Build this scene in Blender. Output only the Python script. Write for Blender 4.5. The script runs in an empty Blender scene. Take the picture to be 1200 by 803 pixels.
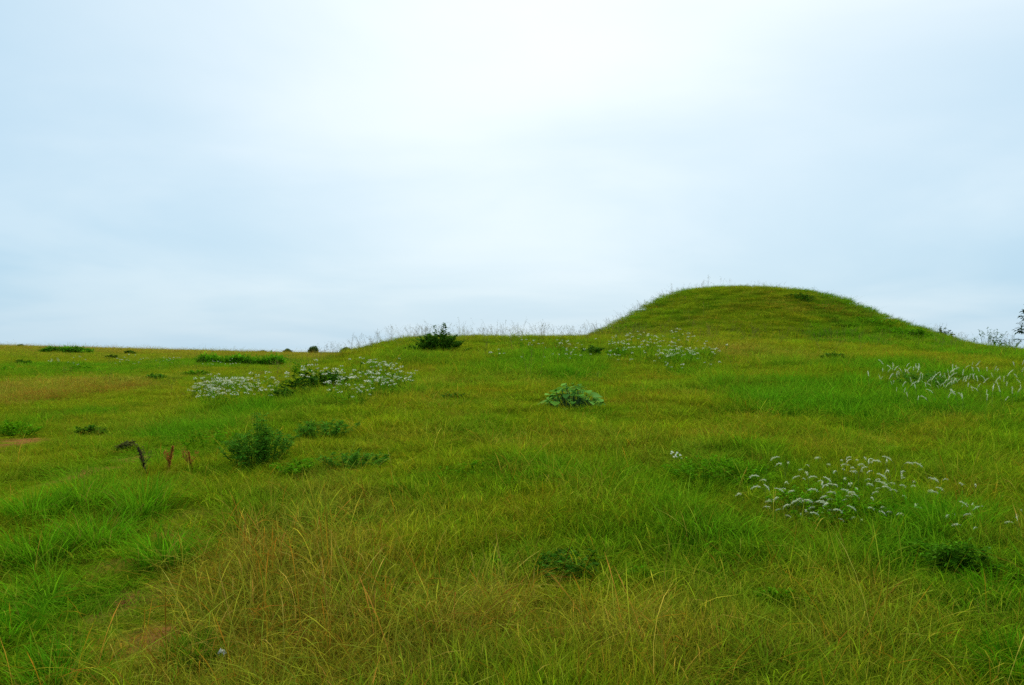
import bpy, math, random
import numpy as np
from mathutils import Vector, Matrix, Quaternion

SC = bpy.context.scene
C = SC.collection
R = math.radians
rng = np.random.default_rng(7)
random.seed(7)

# ------------------------------------------------------------------ camera
cam_d = bpy.data.cameras.new('camera'); cam = bpy.data.objects.new('camera', cam_d); C.objects.link(cam)
cam_d.sensor_width = 36.0; cam_d.lens = 31.17; cam_d.clip_start = 0.05; cam_d.clip_end = 8000
cam.location = (0, 0, 1.567); cam.rotation_euler = (R(90.58), 0, 0)
SC.camera = cam

# ------------------------------------------------------------------ sky and sun (bright overcast)
SUN_EL, SUN_AZ = R(40), R(3)          # behind the clouds, ahead of the camera
W = bpy.data.worlds.new('World'); SC.world = W; W.use_nodes = True
nt = W.node_tree; nt.nodes.clear()
def N(t, **k):
    n = nt.nodes.new(t)
    for a, b in k.items(): setattr(n, a, b)
    return n
def L(a, b): nt.links.new(a, b)
def math_node(op, a, b=None, clamp=False):
    n = N('ShaderNodeMath', operation=op); n.use_clamp = clamp
    for k, v in enumerate((a, b)):
        if v is None: continue
        if isinstance(v, (int, float)): n.inputs[k].default_value = v
        else: L(v, n.inputs[k])
    return n.outputs[0]
sky = N('ShaderNodeTexSky', sky_type='NISHITA'); sky.sun_disc = False
sky.sun_elevation = SUN_EL; sky.sun_rotation = SUN_AZ; sky.air_density = 1.0; sky.dust_density = 2.0
bg_sky = N('ShaderNodeBackground'); bg_sky.inputs['Strength'].default_value = 0.05; L(sky.outputs[0], bg_sky.inputs[0])
tc = N('ShaderNodeTexCoord'); sep = N('ShaderNodeSeparateXYZ'); L(tc.outputs['Generated'], sep.inputs[0])
zc = math_node('ADD', math_node('MAXIMUM', sep.outputs[2], 0.0), 0.16)
comb = N('ShaderNodeCombineXYZ')
L(math_node('DIVIDE', sep.outputs[0], zc), comb.inputs[0]); L(math_node('DIVIDE', sep.outputs[1], zc), comb.inputs[1])
cl = N('ShaderNodeTexNoise'); cl.inputs['Scale'].default_value = 0.65; cl.inputs['Detail'].default_value = 5; cl.inputs['Roughness'].default_value = 0.5
cl.inputs['Distortion'].default_value = 0.35
cmap = N('ShaderNodeMapping'); cmap.inputs['Location'].default_value = (7.3, 2.2, 0.0); L(comb.outputs[0], cmap.inputs[0]); L(cmap.outputs[0], cl.inputs['Vector'])
sd = Vector((math.sin(SUN_AZ) * math.cos(SUN_EL), math.cos(SUN_AZ) * math.cos(SUN_EL), math.sin(SUN_EL)))
dot = N('ShaderNodeVectorMath', operation='DOT_PRODUCT'); dot.inputs[1].default_value = sd; L(tc.outputs['Generated'], dot.inputs[0])
glow = N('ShaderNodeMapRange', interpolation_type='SMOOTHSTEP'); glow.inputs[1].default_value = 0.64; glow.inputs[2].default_value = 1.0
L(dot.outputs['Value'], glow.inputs[0])
cr = N('ShaderNodeMapRange', interpolation_type='SMOOTHSTEP'); cr.inputs[1].default_value = 0.3; cr.inputs[2].default_value = 0.7; L(cl.outputs[0], cr.inputs[0])
bright = math_node('ADD', math_node('MULTIPLY', cr.outputs[0], 0.32), math_node('MULTIPLY', glow.outputs[0], 0.70), True)
mixc = N('ShaderNodeMix', data_type='RGBA'); L(bright, mixc.inputs[0])
mixc.inputs[6].default_value = (0.40, 0.67, 0.88, 1); mixc.inputs[7].default_value = (0.96, 1.06, 1.10, 1)
bg_cl = N('ShaderNodeBackground'); L(mixc.outputs[2], bg_cl.inputs[0]); bg_cl.inputs['Strength'].default_value = 0.457
mx = N('ShaderNodeMixShader'); mx.inputs[0].default_value = 0.88; L(bg_sky.outputs[0], mx.inputs[1]); L(bg_cl.outputs[0], mx.inputs[2])
wo = N('ShaderNodeOutputWorld'); L(mx.outputs[0], wo.inputs[0])

sun_d = bpy.data.lights.new('sun', 'SUN'); sun_d.energy = 1.5; sun_d.angle = R(22); sun_d.color = (1.0, 0.96, 0.89)
sun = bpy.data.objects.new('sun', sun_d); C.objects.link(sun)
sun.rotation_euler = sd.to_track_quat('Z', 'Y').to_euler(); sun.location = (0, 0, 40)

SC.view_settings.view_transform = 'Standard'; SC.view_settings.look = 'None'
SC.view_settings.exposure = 1.1; SC.view_settings.gamma = 1.0
SC.render.engine = 'CYCLES'
cy = SC.cycles
cy.max_bounces = 4; cy.diffuse_bounces = 2; cy.glossy_bounces = 1; cy.transmission_bounces = 3; cy.transparent_max_bounces = 4
cy.caustics_reflective = False; cy.caustics_refractive = False
cy.use_denoising = False

# ------------------------------------------------------------------ the lie of the land
def sstep(a, b, v):
    t = np.clip((v - a) / (b - a), 0.0, 1.0)
    return t * t * (3 - 2 * t)
def vhash(i, j, s):
    h = (i.astype(np.int64) * 374761393 + j.astype(np.int64) * 668265263 + s * 1442695041) & 0xffffffff
    h = ((h ^ (h >> 13)) * 1274126177) & 0xffffffff
    return ((h ^ (h >> 16)) & 0xffffff) / float(0xffffff)
def vnoise(x, y, s=0):
    x = np.asarray(x, float); y = np.asarray(y, float)
    i = np.floor(x); j = np.floor(y); u = x - i; v = y - j
    u = u * u * (3 - 2 * u); v = v * v * (3 - 2 * v)
    return ((vhash(i, j, s) * (1 - u) + vhash(i + 1, j, s) * u) * (1 - v)
            + (vhash(i, j + 1, s) * (1 - u) + vhash(i + 1, j + 1, s) * u) * v)
def fbm(x, y, s=0, o=4):
    t = 0; a = 0.5; n = 0
    for k in range(o):
        t = t + a * vnoise(x * 2 ** k + 17.3 * k, y * 2 ** k - 9.1 * k, s + k); n += a; a *= 0.55
    return t / n
MX, MY = 11.6, 46.0
PR = [0, .18, .30, .38, .48, .62, .78, .90, 1.0, 1.12, 1.3]
PH = [1, .995, .965, .90, .765, .52, .27, .12, .045, .008, 0]
PQR = np.linspace(0, 1.3, 261)
PQ = np.convolve(np.pad(np.interp(PQR, PR, PH), 8, mode='edge'), np.ones(17) / 17, 'valid')
def terrain(x, y):
    """height of the meadow in metres at (x, y)"""
    x = np.asarray(x, float); y = np.asarray(y, float)
    # gently rising plain that rolls over about 95 m out, lower towards the right
    crest = np.clip(2.02 - 0.025 * (x + 55), 0.4, 2.6)
    plain = np.where(y < 95, crest * (1 - (1 - np.clip(y, -60, 95) / 95) ** 2) , crest - 4.5 * sstep(95, 300, y))
    # broad shoulder of higher ground on the right, rising to a crest some 30 m out
    lo = np.interp(y, [0, 10, 20, 30, 50], [-5.5, -6.0, -8.4, -10.0, -12.0]); hi = np.interp(y, [0, 10, 20, 30, 50], [0.0, 0.0, -1.5, -2.7, -4.0])
    side = sstep(0, 1, (x - lo) / (hi - lo))
    prof = np.interp(y, [-60, 0, 5, 12, 20, 26, 30, 34, 40, 52, 70, 110, 400], [0, 0, .2, .66, 1.22, 1.68, 1.98, 2.06, 2.0, 1.92, 1.7, 1.2, -2])
    rdrop = 0.30 * sstep(5, 15, x) * sstep(14, 30, y) + 0.45 * sstep(14, 24, x) * sstep(10, 34, y)
    side = side * sstep(-2, 9, y)
    z = plain * (1 - side) + (prof - rdrop) * side
    # the mound
    dx = x - MX; dy = y - MY
    ax = np.where(dx < 0, 8.3, 11.1)
    r = np.sqrt((dx / ax) ** 2 + (dy / np.where(dy < 0, 14.0, 11.0)) ** 2)
    r = r * (1 + 0.05 * (fbm(x * .25, y * .25, 5) - .5))
    z = z + 2.9 * np.interp(r, PQR, PQ)
    # unevenness
    near = np.exp(-(x * x + y * y) / 60 ** 2)
    calm = 1 - .8 * sstep(28, 38, y)
    z = z + near * (0.16 * (.4 + .6 * calm) * (fbm(x * .22, y * .22, 11, 2) - .5) + 0.17 * calm * (fbm(x * .9, y * .9, 21, 3) - .5))
    return z

# ------------------------------------------------------------------ helpers
def make_mesh(name, v, tris, cols=None, smooth=True):
    """one triangle mesh from numpy arrays, with an optional colour per vertex"""
    v = np.ascontiguousarray(v, np.float32).reshape(-1, 3); t = np.ascontiguousarray(tris, np.int32).reshape(-1, 3)
    me = bpy.data.meshes.new(name)
    me.vertices.add(len(v)); me.vertices.foreach_set('co', v.ravel())
    me.loops.add(t.size); me.loops.foreach_set('vertex_index', t.ravel())
    me.polygons.add(len(t)); me.polygons.foreach_set('loop_start', np.arange(0, t.size, 3, dtype=np.int32))
    me.polygons.foreach_set('loop_total', np.full(len(t), 3, np.int32))
    if smooth: me.polygons.foreach_set('use_smooth', np.ones(len(t), bool))
    if cols is not None:
        a = me.attributes.new('tint', 'FLOAT_COLOR', 'POINT')
        c = np.ones((len(v), 4), np.float32); c[:, :3] = np.asarray(cols).reshape(-1, 3); a.data.foreach_set('color', c.ravel())
    me.update(calc_edges=True); me.validate()
    return me
def link(name, me, m, parent=None, loc=None):
    o = bpy.data.objects.new(name, me); C.objects.link(o)
    if me is not None and m is not None and not me.materials: me.materials.append(m)
    if parent: o.parent = parent
    if loc is not None: o.location = loc
    return o
def tag(o, label=None, cat=None, group=None, kind=None):
    for k, v in (('label', label), ('category', cat), ('group', group), ('kind', kind)):
        if v: o[k] = v
    return o
def root(name, x, y, label, cat, group=None, sink=0.02):
    o = bpy.data.objects.new(name, None); C.objects.link(o); o.empty_display_size = 0.1
    o.location = (x, y, float(terrain(x, y)) - sink)
    return tag(o, label, cat, group, 'thing')
class Geo:
    """collects triangles with a colour per vertex"""
    def __init__(s): s.v = []; s.t = []; s.c = []; s.n = 0
    def add(s, v, t, c):
        v = np.asarray(v, float).reshape(-1, 3); s.v.append(v); s.t.append(np.asarray(t).reshape(-1, 3) + s.n); s.n += len(v)
        c = np.asarray(c, float); s.c.append(np.broadcast_to(c, (len(v), 3)) if c.ndim == 1 else c.reshape(-1, 3))
    def mesh(s, name): return make_mesh(name, np.concatenate(s.v), np.concatenate(s.t), np.concatenate(s.c))
def ribbons(g, base, az, length, lean, bend, width, col, nseg=3, tip=0.06, tipcol=None, rg=rng, prof=None):
    """grass blades: thin tapering strips that leave the ground at `lean` and curl by `bend` radians"""
    n = len(az); k = np.arange(nseg + 1) / nseg
    th = lean[:, None] + bend[:, None] * (k[None, :-1] + .5 / nseg)
    ds = (length / nseg)[:, None]
    rr = np.concatenate([np.zeros((n, 1)), np.cumsum(np.sin(th) * ds, 1)], 1); zz = np.concatenate([np.zeros((n, 1)), np.cumsum(np.cos(th) * ds, 1)], 1)
    ctr = np.stack([base[:, 0:1] + rr * np.cos(az)[:, None], base[:, 1:2] + rr * np.sin(az)[:, None], base[:, 2:3] + zz], 2)
    tw = az + np.pi / 2 + rg.uniform(-.9, .9, n)
    sx = np.stack([np.cos(tw), np.sin(tw), rg.uniform(-.25, .25, n)], 1)
    pw = np.interp(k, [0, .35, .75, 1], [.8, 1, .62, tip]) if prof is None else np.asarray(prof)
    off = sx[:, None, :] * (pw[None, :] * width[:, None] * .5)[..., None]
    v = np.stack([ctr - off, ctr + off], 2).reshape(n, -1, 3)
    m = 2 * (nseg + 1)
    q = np.array([[[2 * i, 2 * i + 1, 2 * i + 3], [2 * i, 2 * i + 3, 2 * i + 2]] for i in range(nseg)]).reshape(-1, 3)
    t = (np.arange(n) * m)[:, None, None] + q[None]
    tc_ = col if tipcol is None else tipcol
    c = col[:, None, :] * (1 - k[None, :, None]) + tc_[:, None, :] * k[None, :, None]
    g.add(v, t, np.repeat(c, 2, 1))
def tube(g, pts, rad, col, sides=4):
    pts = np.asarray(pts, float); n = len(pts); rad = np.broadcast_to(np.asarray(rad, float), (n,))
    d = np.gradient(pts, axis=0); d /= np.linalg.norm(d, axis=1)[:, None] + 1e-9
    a = np.where(np.abs(d[:, 2:3]) < .9, np.array([[0, 0, 1.]]), np.array([[1., 0, 0]]))
    u = np.cross(d, a); u /= np.linalg.norm(u, axis=1)[:, None] + 1e-9; w = np.cross(d, u)
    an = np.arange(sides) * 2 * np.pi / sides
    v = pts[:, None] + rad[:, None, None] * (np.cos(an)[None, :, None] * u[:, None] + np.sin(an)[None, :, None] * w[:, None])
    t = []
    for i in range(n - 1):
        for k in range(sides):
            a0 = i * sides + k; a1 = i * sides + (k + 1) % sides
            t += [[a0, a1, a1 + sides], [a0, a1 + sides, a0 + sides]]
    t += [[(n - 1) * sides, (n - 1) * sides + k, (n - 1) * sides + k + 1] for k in range(1, sides - 1)]
    g.add(v, t, col)
def leaves(g, pos, d, ln, wd, col, fold=.25, droop=.25, rg=rng):
    """folded leaves: base, two edges, midrib and tip"""
    n = len(pos); d = d / (np.linalg.norm(d, axis=1)[:, None] + 1e-9)
    up = np.array([[0, 0, 1.]]) + rg.normal(0, .35, (n, 3))
    s = np.cross(d, up); s /= np.linalg.norm(s, axis=1)[:, None] + 1e-9; nn = np.cross(s, d)
    ln = np.broadcast_to(ln, (n,))[:, None]; wd = np.broadcast_to(wd, (n,))[:, None]
    b = pos; mid = pos + d * ln * .48
    v = np.stack([b, mid - s * wd * .5 + nn * wd * fold, mid, mid + s * wd * .5 + nn * wd * fold, pos + d * ln - nn * ln * droop], 1)
    t = (np.arange(n) * 5)[:, None, None] + np.array([[0, 2, 1], [0, 3, 2], [1, 2, 4], [2, 3, 4]])[None]
    g.add(v, t, np.repeat(col[:, None, :], 5, 1))

# ------------------------------------------------------------------ materials
def material(name):
    m = bpy.data.materials.new(name); m.use_nodes = True
    t = m.node_tree; t.nodes.clear(); return m, t
def leaf_material(name, trans=.32, rough=.55, spec=.25, instanced=False, base=None):
    """leaf: colour from the plant's own tint, a soft sheen and light passing through"""
    m, t = material(name); n = t.nodes; l = t.links
    at = n.new('ShaderNodeAttribute'); at.attribute_name = 'tint'; col = at.outputs['Color']
    if instanced:
        ai = n.new('ShaderNodeAttribute'); ai.attribute_type = 'INSTANCER'; ai.attribute_name = 'hue'
        mm = n.new('ShaderNodeMix'); mm.data_type = 'RGBA'; mm.blend_type = 'MULTIPLY'; mm.inputs[0].default_value = 1
        l.new(col, mm.inputs[6]); l.new(ai.outputs['Color'], mm.inputs[7]); col = mm.outputs[2]
    p = n.new('ShaderNodeBsdfPrincipled'); p.inputs['Roughness'].default_value = rough; p.inputs['Specular IOR Level'].default_value = spec
    l.new(col, p.inputs['Base Color'])
    tr = n.new('ShaderNodeBsdfTranslucent'); l.new(col, tr.inputs[0])
    mx = n.new('ShaderNodeMixShader'); mx.inputs[0].default_value = trans; l.new(p.outputs[0], mx.inputs[1]); l.new(tr.outputs[0], mx.inputs[2])
    o = n.new('ShaderNodeOutputMaterial'); l.new(mx.outputs[0], o.inputs[0]); return m
def tint_material(name, rough=.8, scale=30, spec=.15):
    m, t = material(name); n = t.nodes; l = t.links
    at = n.new('ShaderNodeAttribute'); at.attribute_name = 'tint'
    no = n.new('ShaderNodeTexNoise'); no.inputs['Scale'].default_value = scale; no.inputs['Detail'].default_value = 4
    tcn = n.new('ShaderNodeTexCoord'); l.new(tcn.outputs['Object'], no.inputs['Vector'])
    mr = n.new('ShaderNodeMapRange'); mr.inputs[3].default_value = .6; mr.inputs[4].default_value = 1.4; l.new(no.outputs[0], mr.inputs[0])
    mm = n.new('ShaderNodeMix'); mm.data_type = 'RGBA'; mm.blend_type = 'MULTIPLY'; mm.inputs[0].default_value = 1
    l.new(at.outputs['Color'], mm.inputs[6]); l.new(mr.outputs[0], mm.inputs[7])
    p = n.new('ShaderNodeBsdfPrincipled'); p.inputs['Roughness'].default_value = rough; p.inputs['Specular IOR Level'].default_value = spec
    l.new(mm.outputs[2], p.inputs['Base Color'])
    bp = n.new('ShaderNodeBump'); bp.inputs['Strength'].default_value = .5; bp.inputs['Distance'].default_value = .02
    l.new(no.outputs[0], bp.inputs['Height']); l.new(bp.outputs[0], p.inputs['Normal'])
    o = n.new('ShaderNodeOutputMaterial'); l.new(p.outputs[0], o.inputs[0]); return m
M_GRASS = leaf_material('grass_blade', .42, .9, .0, True)
M_LEAF = leaf_material('leaf', .32, .8, .01)
M_TUSSOCK = leaf_material('tussock_blade', .4, .9, .0)
M_PETAL = leaf_material('petal', .3, .9, .0)
M_STEM = tint_material('plant_stem', .9, 60, .0)
M_GROUND = tint_material('soil_and_thatch', 1.0, 9, .0)

# ------------------------------------------------------------------ what grows where (metres; centre x, y, half widths)
LUSH = [  # fresh green grass
    (-3.53, 7.22, 0.92, 1.80, .4), (-8.57, 15.22, 0.66, 3.30, .8), (-2.55, 4.69, 0.43, 0.79, .8), (5.58, 14.50, 3.21, 3.00, 1.3), (1.00, 23.01, 1.88, 6.71, .75),
    (2.14, 7.40, 1.14, 1.40, .75), (2.98, 5.79, 0.59, 1.13, .9), (2.55, 4.56, 0.26, 0.62, .9), (-20.72, 40.23, 4.84, 9.47, .8), (-17.57, 48.67, 4.92, 14.23, .7),
    (-4.45, 13.03, 1.19, 3.69, .7), (14.39, 31.81, 2.76, 8.31, .9), (1.13, 9.02, 1.48, 1.40, .45), (1.63, 6.39, 0.83, 0.63, .45), (7.93, 18.10, 3.05, 4.30, .8),
    (-2.04, 24.90, 2.04, 4.46, .35), (-4.17, 9.22, 0.62, 1.56, .6), (-1.56, 16.22, 0.94, 2.16, .3), (3.48, 20.69, 1.69, 4.39, .55), (9.5, 46.0, 6.0, 6.0, .35), (17.5, 44.0, 5.0, 6.0, .75)]
DRY = [   # straw-coloured and seeding grass
    (-1.51, 6.09, 0.75, 2.35, 1.0), (-0.50, 4.53, 0.68, 0.87, .9), (1.01, 4.37, 1.18, 0.59, .65), (-13.92, 25.82, 2.49, 8.42, .95), (-0.21, 6.23, 0.81, 0.91, .35),
    (-45, 95, 60, 26, .9), (-30, 60, 9, 6, .4), (6.98, 23.39, 1.80, 3.79, .55), (0.90, 5.49, 0.69, 0.61, .3), (2.39, 9.95, 1.44, 1.41, .15), (2.23, 5.14, 0.25, 0.80, .3)]
RED = [   # reddish seed stems
    (-11.83, 23.63, 1.14, 5.75, .7), (13.6, 38.5, 2.6, 1.6, .45), (10.5, 38.2, 3.0, 1.0, .25), (-1.06, 5.11, 0.66, 1.07, .2), (-3.47, 6.61, 0.35, 1.19, .12), (-42, 92, 40, 20, .1)]
SOIL = [  # bare reddish earth of the trodden track
    (-2.19, 5.05, 0.10, 0.27, 1.0), (-1.81, 4.49, 0.10, 0.21, 1.0), (-7.33, 12.80, 0.43, 0.96, 1.0), (-4.58, 10.30, 0.27, 1.02, .8), (-2.13, 4.58, 0.10, 0.38, .6), (-2.62, 6.69, 0.27, 0.69, .45),
    (-2.71, 5.87, 0.28, 0.57, .4), (-2.04, 5.33, 0.12, 0.47, .4)]
def cover(patches, x, y, s=0, soft=.55):
    w = np.zeros(np.shape(x))
    ex = (fbm(x * .7, y * .5, 40 + s) - .5) * 1.1
    for cx, cy, rx, ry, a in patches:
        r = np.sqrt(((x - cx) / rx) ** 2 + ((y - cy) / ry) ** 2) + ex
        w = np.maximum(w, a * (1 - sstep(1 - soft, 1 + soft * .7, r)))
    return w
OLIVE = np.array([.232, .31, .007]); GREEN = np.array([.11, .295, .006]); STRAW = np.array([.36, .31, .028]); RUST = np.array([.27, .10, .015])
YELLOW = np.array([.295, .34, .008]); EARTH = np.array([.26, .10, .03])
def blend(x, y):
    lu = cover(LUSH, x, y, 1); dr = cover(DRY, x, y, 2); rd = cover(RED, x, y, 3)
    g = fbm(x * .35, y * .25, 60); g2 = fbm(x * 1.6, y * 1.2, 70, 4)
    lu = np.clip(.85 * lu + np.clip((g - .5) * 1.3 + (g2 - .5) * 1.9, -.4, .5), 0, 1)
    dr = np.clip(dr + np.clip((fbm(x * .5, y * .4, 80) - .54) * 1.2 + (fbm(x * 2.2, y * 1.7, 85, 3) - .52) * 1.1, -.3, .4), 0, 1) * (1 - .8 * lu)
    return lu, dr, rd
def hue(x, y, jitter=.13, rg=rng):
    lu, dr, rd = blend(x, y); n = len(x)
    ye = np.clip((fbm(x * .6, y * .5, 90) - .42) * 2.4, 0, 1)
    c = OLIVE * (1 - ye[:, None] * .6) + YELLOW * ye[:, None] * .6
    c = c * (1 - lu[:, None]) + GREEN * lu[:, None]
    c = c * (1 - .70 * dr[:, None]) + STRAW * .70 * dr[:, None]
    rk = np.clip(rd + np.clip(fbm(x * 2.1, y * 2.1, 95, 3) - .64, 0, 1) * 2, 0, 1) * (rg.random(n) < .6)
    c = c * (1 - rk[:, None]) + RUST * rk[:, None]
    c = c * (1 + rg.normal(0, jitter, (n, 1))) * (1 + rg.normal(0, .06, (n, 3)))
    return np.clip(c, .004, .8)

# ------------------------------------------------------------------ ground: one sheet to the horizon
def axis(lo, hi, flo, fhi, step):
    a = list(np.arange(flo, fhi + 1e-6, step)); s = step; p = flo
    while p > lo: s *= 1.18; p -= s; a.insert(0, p)
    s = step; p = a[-1]
    while p < hi: s *= 1.18; p += s; a.append(p)
    return np.array(a)
gx = axis(-3500, 3500, -24, 30, .22); gy = axis(-600, 4500, -4, 60, .22)
GX, GY = np.meshgrid(gx, gy); gxf, gyf = GX.ravel(), GY.ravel()
gz = terrain(gxf, gyf); so = cover(SOIL, gxf, gyf, 4, .4) * sstep(.3, .45, fbm(gxf * 3.1, gyf * 3.1, 120, 3))
gz = gz + so * (.015 + .07 * (fbm(gxf * 5, gyf * 5, 130, 3) - .5))
lu, dr, rd = blend(gxf, gyf)
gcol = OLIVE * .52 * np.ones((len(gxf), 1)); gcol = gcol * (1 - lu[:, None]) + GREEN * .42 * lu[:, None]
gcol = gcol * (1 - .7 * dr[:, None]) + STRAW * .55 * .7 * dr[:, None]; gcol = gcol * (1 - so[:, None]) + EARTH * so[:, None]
nx, ny = len(gx), len(gy); ii = (np.arange(ny - 1)[:, None] * nx + np.arange(nx - 1)[None]).ravel()
gt = np.concatenate([np.stack([ii, ii + 1, ii + nx + 1], 1), np.stack([ii, ii + nx + 1, ii + nx], 1)])
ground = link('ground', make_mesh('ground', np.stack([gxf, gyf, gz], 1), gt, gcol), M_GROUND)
tag(ground, 'rolling meadow ground rising to a rounded grassy mound on the right', 'ground', kind='structure')

# ------------------------------------------------------------------ grass: tufts scattered over the meadow
def tuft_collection(name, builder, count, col=None):
    col = col or bpy.data.collections.new(name)
    for k in range(count):
        g = Geo(); builder(g, np.random.default_rng(100 + k + len(name) * 31))
        o = bpy.data.objects.new(name + '_tuft', g.mesh(name)); o.data.materials.append(M_GRASS); col.objects.link(o)
    return col
def disc(rg, n, r):
    a = rg.uniform(0, 2 * np.pi, n); q = r * np.sqrt(rg.random(n)); return np.stack([q * np.cos(a), q * np.sin(a), np.full(n, -.03)], 1), a
def blade_tint(rg, n, straw=.15, spread=.22):
    c = np.ones((n, 3)) * (1 + rg.normal(0, spread, (n, 1))); c *= 1 + rg.normal(0, .08, (n, 3))
    k = rg.random(n) < straw; c[k] = c[k] * np.array([1.6, 1.1, 2.4]); return np.clip(c, .15, 4)
def meadow_tuft(g, rg, n=74, r=.17):
    b, a = disc(rg, n, r)
    ln = rg.uniform(.09, .24, n) * np.where(rg.random(n) < .1, 1.5, 1); c = blade_tint(rg, n, .16)
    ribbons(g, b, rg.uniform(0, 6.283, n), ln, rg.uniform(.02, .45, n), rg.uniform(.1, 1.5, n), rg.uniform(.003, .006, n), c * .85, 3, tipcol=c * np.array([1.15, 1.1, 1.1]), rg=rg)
def meadow_sward(g, rg): meadow_tuft(g, rg, 200, .30)   # a broader piece of turf for the middle distance and beyond
def lush_tuft(g, rg):
    n = 52; b, a = disc(rg, n, .16)
    ln = rg.uniform(.16, .38, n); c = blade_tint(rg, n, .03, .2)
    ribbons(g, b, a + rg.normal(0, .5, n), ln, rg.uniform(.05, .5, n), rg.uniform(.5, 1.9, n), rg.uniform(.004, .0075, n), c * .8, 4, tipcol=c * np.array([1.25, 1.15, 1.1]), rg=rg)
def dry_tuft(g, rg):
    n = 24; b, a = disc(rg, n, .20)
    ln = rg.uniform(.28, .58, n); c = blade_tint(rg, n, .12, .25); k = rg.random(n) < .25; c[k] *= np.array([.9, .5, .45])
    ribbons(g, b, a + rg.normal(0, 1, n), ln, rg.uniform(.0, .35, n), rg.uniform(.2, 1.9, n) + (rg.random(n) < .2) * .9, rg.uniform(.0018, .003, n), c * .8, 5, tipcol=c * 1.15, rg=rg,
            prof=[1, .9, .8, .8, 1.7, .3])
    n = 14; b, a = disc(rg, n, .18); c = blade_tint(rg, n, .1)
    ribbons(g, b, a, rg.uniform(.12, .3, n), rg.uniform(.2, .7, n), rg.uniform(.4, 1.6, n), rg.uniform(.003, .005, n), c * .8, 3, tipcol=c, rg=rg)
def seed_tuft(g, rg):
    n = 4; b, a = disc(rg, n, .16); ln = rg.uniform(.35, .75, n); c = np.ones((n, 3)) * rg.uniform(.7, 1.1, (n, 1))
    le = rg.uniform(0, .25, n); be = rg.uniform(0, .6, n); az = a + rg.normal(0, 1, n)
    ribbons(g, b, az, ln, le, be, np.full(n, .004), c, 4, rg=rg, prof=[1, .9, .8, .7, .5])
    for i in range(n):
        k = np.linspace(.72, 1, 9); th = le[i] + be[i] * k * .6; rr = np.sin(th) * ln[i] * k; z = np.cos(th) * ln[i] * k
        p = np.stack([b[i, 0] + rr * np.cos(az[i]), b[i, 1] + rr * np.sin(az[i]), z - .03], 1) + rg.normal(0, .010, (9, 3))
        leaves(g, p, rg.normal(0, 1, (9, 3)) + [0, 0, .6], rg.uniform(.02, .05, 9), .007, np.ones((9, 3)) * rg.uniform(.7, 1.3, (9, 1)), rg=rg)
def scatter_tree(col):
    t = bpy.data.node_groups.new('scatter_' + col.name, 'GeometryNodeTree')
    t.interface.new_socket('Geometry', in_out='INPUT', socket_type='NodeSocketGeometry'); t.interface.new_socket('Geometry', in_out='OUTPUT', socket_type='NodeSocketGeometry')
    n = t.nodes; l = t.links; gi = n.new('NodeGroupInput'); go = n.new('NodeGroupOutput')
    ci = n.new('GeometryNodeCollectionInfo'); ci.inputs['Collection'].default_value = col; ci.inputs['Separate Children'].default_value = True; ci.inputs['Reset Children'].default_value = True
    ip = n.new('GeometryNodeInstanceOnPoints'); ip.inputs['Pick Instance'].default_value = True
    l.new(gi.outputs[0], ip.inputs['Points']); l.new(ci.outputs[0], ip.inputs['Instance'])
    for nm, dt, so_ in (('pick', 'INT', 'Instance Index'), ('turn', 'FLOAT_VECTOR', 'Rotation'), ('size', 'FLOAT_VECTOR', 'Scale')):
        a = n.new('GeometryNodeInputNamedAttribute'); a.data_type = dt; a.inputs['Name'].default_value = nm
        if nm == 'turn':
            e = n.new('FunctionNodeEulerToRotation'); l.new(a.outputs['Attribute'], e.inputs[0]); l.new(e.outputs[0], ip.inputs[so_])
        else: l.new(a.outputs['Attribute'], ip.inputs[so_])
    l.new(ip.outputs[0], go.inputs[0]); return t
def scatter(name, x, y, col, size, hues, label, lean=.12, sink=0.0, pick=None):
    n = len(x); me = bpy.data.meshes.new(name); me.vertices.add(n)
    me.vertices.foreach_set('co', np.stack([x, y, terrain(x, y) - sink], 1).astype(np.float32).ravel())
    def at(nm, ty, key, d): a = me.attributes.new(nm, ty, 'POINT'); a.data.foreach_set(key, np.ascontiguousarray(d).ravel())
    at('pick', 'INT', 'value', (rng.integers(0, len(col.objects), n) if pick is None else pick).astype(np.int32))
    at('turn', 'FLOAT_VECTOR', 'vector', np.stack([rng.normal(0, lean, n), rng.normal(0, lean, n), rng.uniform(0, 6.283, n)], 1).astype(np.float32))
    at('size', 'FLOAT_VECTOR', 'vector', size.astype(np.float32))
    at('hue', 'FLOAT_COLOR', 'color', np.concatenate([hues, np.ones((n, 1))], 1).astype(np.float32))
    o = link(name, me, None); mo = o.modifiers.new('scatter', 'NODES'); mo.node_group = scatter_tree(col)
    me.materials.append(M_GRASS)
    return tag(o, label, 'grass', kind='stuff')
def spread(dens, y0, y1, margin=5.0, k=.62):
    """random points over the strip of meadow from y0 to y1, wider than the view"""
    hw = k * y1 + margin; st = dens ** -.5; x, y = [a.ravel() for a in np.meshgrid(np.arange(-hw, hw, st), np.arange(y0, y1, st))]
    x = x + rng.uniform(-.95, .95, len(x)) * st; y = y + rng.uniform(-.95, .95, len(y)) * st
    m = np.abs(x) < k * np.maximum(y, 0) + margin; return x[m], y[m]
def strips(rows): 
    a = [spread(*r) for r in rows]; return np.concatenate([p[0] for p in a]), np.concatenate([p[1] for p in a])
def keep(x, y, p):
    m = rng.random(len(x)) < p; return x[m], y[m]
far = lambda y: np.interp(y, [0, 12, 30, 60, 130], [1, 1.08, 1.35, 1.9, 2.7])
wide = lambda y: np.interp(y, [0, 12, 30, 60, 130], [1, 1.1, 1.5, 2.3, 3.8])
def sizes(x, y, h, var=.2):
    s = h * np.exp(np.clip(rng.normal(0, var, len(x)), -.4, .35)); return np.stack([wide(y) * np.ones(len(x)), wide(y), s], 1)
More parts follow.
